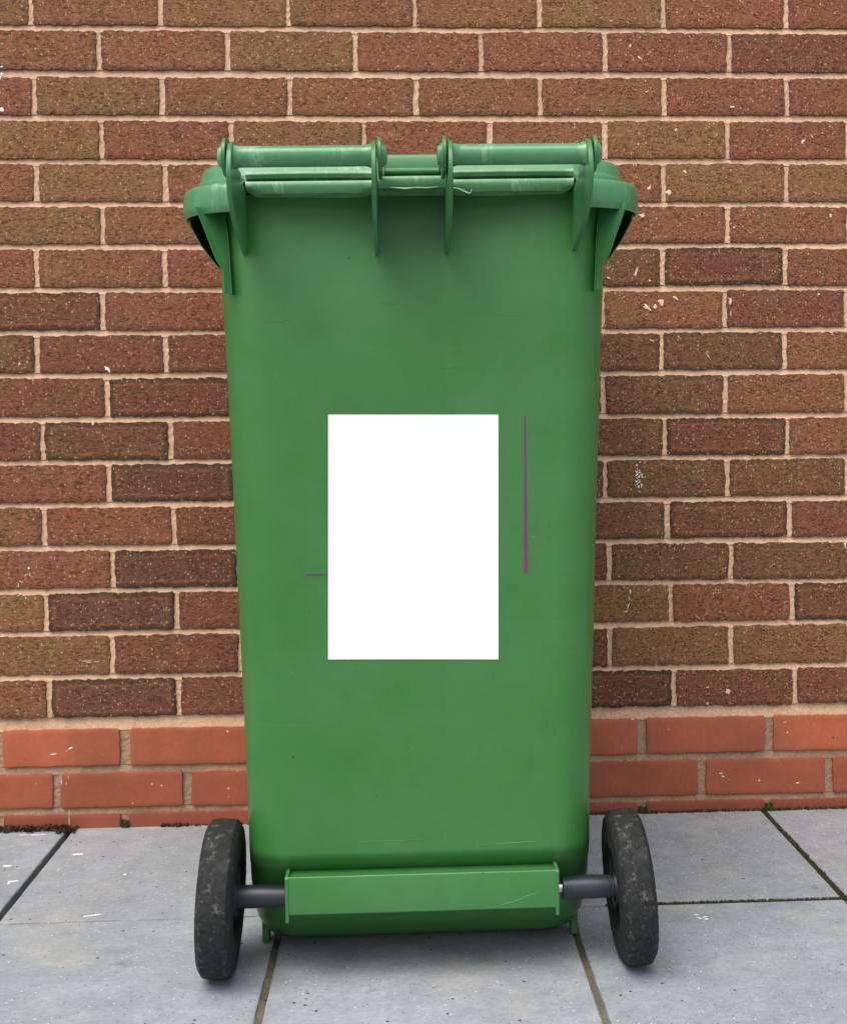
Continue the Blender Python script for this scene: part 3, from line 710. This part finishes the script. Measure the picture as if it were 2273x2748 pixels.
# rear flange of the lid and the raised middle between the handles
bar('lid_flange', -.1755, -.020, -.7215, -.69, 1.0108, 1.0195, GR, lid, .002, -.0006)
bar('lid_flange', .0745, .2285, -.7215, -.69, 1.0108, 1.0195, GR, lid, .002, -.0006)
bm = prism_x([(-.68, 1.0095), (-.742, 1.0095), (-.746, 1.0115), (-.7465, 1.0150), (-.7425, 1.0165), (-.7410, 1.0300), (-.7385, 1.0345), (-.732, 1.0368), (-.68, 1.0410)], -.0060, .0620)
from_bm('lid_shelf', bm, GM, lid, True, .0015)
arm = [(TY + .0212 * math.cos(math.radians(a)), TZ + .0212 * math.sin(math.radians(a))) for a in range(75, 290, 12)] + [(-.785, .9965), (-.755, 1.006), (-.735, 1.0105), (-.70, 1.0125), (-.70, 1.024), (-.75, 1.027), (-.79, 1.032)]
for x0, x1, cap in ((-.1890, -.1845, -1), (-.0120, -.0075, 1), (.0625, .0670, -1), (.2370, .2415, 1)):
    ar = from_bm('hinge_arm', prism_x(arm, x0, x1), GM, lid, True, .0010)
    xc = x0 if cap < 0 else x1
    pr_ = [(0, .0150), (cap * .0012, .0150), (cap * .0016, .0132), (cap * .0028, .0130), (cap * .0032, .0116), (cap * .0052, .0108), (cap * .0064, .0070), (cap * .0067, .0)]
    from_bm('hinge_cap', lathe_x(pr_, (xc, TY, TZ), 32), GR, ar)
# curled moulding flash
def tube(path, r, mat, name, parent, n=8):
    bm = bmesh.new(); R_ = []
    for i, p in enumerate(path):
        a = Vector(path[max(0, i - 1)]); b = Vector(path[min(len(path) - 1, i + 1)]); t = (b - a).normalized()
        u = t.cross(Vector((0, 1, .01))).normalized(); v = t.cross(u)
        rad = r[i] if isinstance(r, list) else r
        R_.append([bm.verts.new(Vector(p) + (u * math.cos(2 * math.pi * k / n) + v * math.sin(2 * math.pi * k / n)) * rad) for k in range(n)])
    for a, b in zip(R_, R_[1:]):
        for k in range(n): bm.faces.new((a[k], a[(k + 1) % n], b[(k + 1) % n], b[k]))
    bm.faces.new(R_[0]); bm.faces.new(list(reversed(R_[-1])))
    return from_bm(name, bm, mat, parent)
FL = plain('pale stretched plastic', srgb(168, 205, 168), .5)
tube([(.0745, -.727, .9965), (.083, -.728, .9950), (.089, -.729, .9925), (.095, -.730, .9895), (.0985, -.731, .9880), (.1005, -.731, .9900), (.1015, -.731, .9940)], [.0004, .0007, .0008, .0010, .0009, .0004, .0002], FL, 'moulding_flash', bin_)
tube([(.002, -.7515, .9930), (.010, -.752, .9922), (.02, -.752, .9914), (.032, -.752, .9924), (.045, -.752, .9919), (.06, -.7515, .9930)], [.0003, .0007, .0010, .0006, .0007, .0003], FL, 'moulding_flash', bin_)

# axle housing
hp = [(-.66, .1360), (-.7150, .1345), (-.7165, .1385), (-.7180, .1400), (-.7200, .1395), (-.7208, .1375), (-.7190, .0915), (-.7165, .0900), (-.7135, .0900), (-.7155, .1300), (-.66, .130)]
ax = from_bm('axle_housing', prism_x(hp, -.1405, .2030), G, bin_, True, .0012)
for x0 in (-.1410, .1995):
    from_bm('housing_cheek', prism_x([(-.62, .1400), (-.7130, .1405), (-.7200, .1400), (-.7218, .1375), (-.7198, .0815), (-.7150, .0795), (-.69, .082), (-.62, .090)], x0, x0 + .0045), GM, ax, True, .0010)
AY, AZ = -.672, .1005
from_bm('axle', lathe_x([(-.22, 0), (-.22, .0068), (.29, .0068), (.29, 0)], (0, AY, AZ), 24), M['steel'], bin_)
def sleeve(x0, x1, r0, r1):
    n = 12; pr_ = [(x0, r0 - .0012), (x0 + .0012, r0)] + [(x0 + (x1 - x0) * i / n, r0 + (r1 - r0) * i / n + .0006 * math.sin(math.pi * i / n)) for i in range(1, n)] + [(x1, r1)]
    return from_bm('axle_sleeve', lathe_x([(x0, .0068)] + pr_ + [(x1, .0068)], (0, AY, AZ), 32), M['axle'], bin_)
sleeve(-.1405, -.212, .0135, .0145); sleeve(.2125, .285, .0150, .0142)
# wheels
def wheel(cxw, camber, side):
    """side: +1 when the outer face looks to +x"""
    R_ = .0990
    e = bpy.data.objects.new('wheel', None); C.objects.link(e); e.parent = bin_; e.location = (cxw, AY, R_ * math.cos(camber) + .0010); e.rotation_euler = (0, camber, 0)
    half = [(.0220, .056), (.0226, .063), (.0215, .067), (.0222, .074), (.0214, .080), (.0219, .086), (.0212, .0900), (.0172, .0958), (.0158, .0978), (.0080, .0988)]
    pr_ = [(-x, r) for x, r in half] + [(0, .0990)] + [(x, r) for x, r in reversed(half)] + [(0, .054)]
    N = 160; bm = bmesh.new(); rn = random.Random(5 if side > 0 else 9); rg_ = []
    for k in range(N):
        a = 2 * math.pi * k / N; rg_.append([bm.verts.new((x + (rn.uniform(-.0002, .0002)), (r + (rn.uniform(-.0005, .0005) if r > .095 else 0)) * math.cos(a), (r + (rn.uniform(-.0005, .0005) if r > .095 else 0)) * math.sin(a))) for x, r in pr_])
    for k in range(N):
        p, q = rg_[k], rg_[(k + 1) % N]
        for i in range(len(pr_)): bm.faces.new((p[i], p[(i + 1) % len(pr_)], q[(i + 1) % len(pr_)], q[i]))
    ty = from_bm('tyre', bm, M['rubber'], e)
    attr_color(ty.data, 'tread', [((1, 1, 1) if math.hypot(v.co.y, v.co.z) > .0935 else (.15, .15, .15)) for v in ty.data.vertices])
    bm = lathe_x([(-.0205, .018), (-.0205, .0215), (-.0080, .0240), (-.0060, .045), (-.0185, .0495), (-.0215, .0560), (-.0208, .0575), (.0208, .0575), (.0215, .0560), (.0185, .0495), (.0060, .045), (.0080, .0240), (.0205, .0215), (.0205, .018), (0, .015)], (0, 0, 0), 64, None, True)
    for k in range(8):      # spokes
        a = 2 * math.pi * k / 8
        mt = Matrix.Rotation(a, 4, 'X') @ Matrix.Translation((0, 0, .036)) @ Matrix.Diagonal((.030, .004, .026, 1))
        bmesh.ops.create_cube(bm, size=1, matrix=mt)
    from_bm('hub', bm, M['hub'], e)
    return e
wheel(-.2262, math.radians(2.6), -1)
wheel(.3008, math.radians(-4.2), 1)
# blank sticker and two strips of purple edging, on the rear face
def rear_y(x, z):
    y0 = lerp_table(BT, z)[0]
    return y0 + rear_off(x, z)
def sheet(name, quad, mat, off=.0009, nx=16, nz=24):
    bm = bmesh.new(); gr = []; gb = []
    (x00, z00), (x10, z10), (x11, z11), (x01, z01) = quad   # BL BR TR TL
    for j in range(nz + 1):
        v = j / nz; a = (x00 + (x01 - x00) * v, z00 + (z01 - z00) * v); b = (x10 + (x11 - x10) * v, z10 + (z11 - z10) * v)
        row = []; rb_ = []
        for i in range(nx + 1):
            u = i / nx; x = a[0] + (b[0] - a[0]) * u; z = a[1] + (b[1] - a[1]) * u
            row.append(bm.verts.new((x, rear_y(x, z) - off, z))); rb_.append(bm.verts.new((x, rear_y(x, z) - off + .0004, z)))
        gr.append(row); gb.append(rb_)
    for Q in (gr, gb):
        for j in range(nz):
            for i in range(nx): bm.faces.new((Q[j][i], Q[j][i + 1], Q[j + 1][i + 1], Q[j + 1][i]))
    for j in range(nz):
        for i in (0, nx): bm.faces.new((gr[j][i], gr[j + 1][i], gb[j + 1][i], gb[j][i]))
    for i in range(nx):
        for j in (0, nz): bm.faces.new((gr[j][i], gr[j][i + 1], gb[j][i + 1], gb[j][i]))
    return from_bm(name, bm, mat, bin_)
st = sheet('sticker', [(-0.0842, 0.4101), (0.1308, 0.4058), (0.1336, 0.7165), (-0.0797, 0.7186)], M['sticker'])
st['label'] = 'blank white rectangular sticker on the back of the green bin'
sheet('edging_strip', [(0.1645, 0.5168), (0.1689, 0.5168), (0.168, 0.715), (0.1661, 0.715)], M['purple'], .0006, 2, 24)['label'] = 'thin upright purple strip right of the white sticker'
sheet('edging_strip', [(-0.1094, 0.5176), (-0.083, 0.5174), (-0.0829, 0.5186), (-0.1094, 0.5192)], M['purple'], .0006, 6, 2)['label'] = 'short thin purple strip left of the white sticker'


# the scratches one can see on the back of the bin, each a shallow raised burr of pale plastic
def scratches(items, yf, parent):
    V, Fc = [], []; rn = random.Random(12)
    for (x0, z0, x1, z1, wd) in items:
        n = 14; L = math.dist((x0, z0), (x1, z1)); nx, nz = -(z1 - z0) / L, (x1 - x0) / L; b0 = len(V)
        for i in range(n + 1):
            f = i / n; wv = rn.uniform(-.0004, .0004); h_ = wd * (.25 + .75 * math.sin(math.pi * f)) * rn.uniform(.4, 1)
            x = x0 + (x1 - x0) * f + nx * wv; z = z0 + (z1 - z0) * f + nz * wv
            V += [(x - nx * h_, yf(x, z) - .0001, z - nz * h_), (x, yf(x, z) - .00035, z), (x + nx * h_, yf(x, z) - .0001, z + nz * h_)]
        for i in range(n):
            for k in (0, 1): a = b0 + i * 3 + k; Fc.append((a, a + 1, a + 4, a + 3))
    bm = bmesh.new(); bm.from_mesh(parent.data); parent.data.materials.append(FL2)
    vv = [bm.verts.new(p) for p in V]
    for q in Fc:
        f = bm.faces.new([vv[i] for i in q]); f.material_index = 1; f.smooth = True
    bm.to_mesh(parent.data); bm.free()
FL2 = plain('pale scratched plastic', srgb(104, 158, 104), .5)
scratches([(-.160, .835, -.125, .838, .0003), (.13, .842, .19, .840, .00025), (.10, .168, .185, .171, .0003), (-.07, .176, .04, .177, .0002), (-.145, .775, -.143, .758, .0003), (-.02, .86, .01, .856, .0002),
           (.02, .300, .021, .292, .0003), (.105, .315, .106, .306, .0003), (-.135, .40, -.128, .392, .0004), (.06, .775, .09, .777, .0002), (.17, .56, .185, .562, .0002), (-.11, .60, -.108, .585, .0002)], rear_y, body)
tube([(.125 + .055 * i / 8, -.7190 - (.094 + .018 * i / 8 - .0915) * .0379 - .0001, .094 + .018 * i / 8 + .0006 * math.sin(i * 1.3)) for i in range(9)], [.0001, .0003, .0004, .0003, .0004, .0002, .0003, .0002, .0001], FL2, 'scratch', ax)

# the moulding is a little out of square: its top rises towards the right
def warp(o):
    for c in o.children:
        if c.type == 'MESH':
            for v in c.data.vertices:
                v.co.z += .011 * (v.co.x - BX) * max(0, min(1, (v.co.z - .75) / .2))
            warp(c)
warp(bin_)
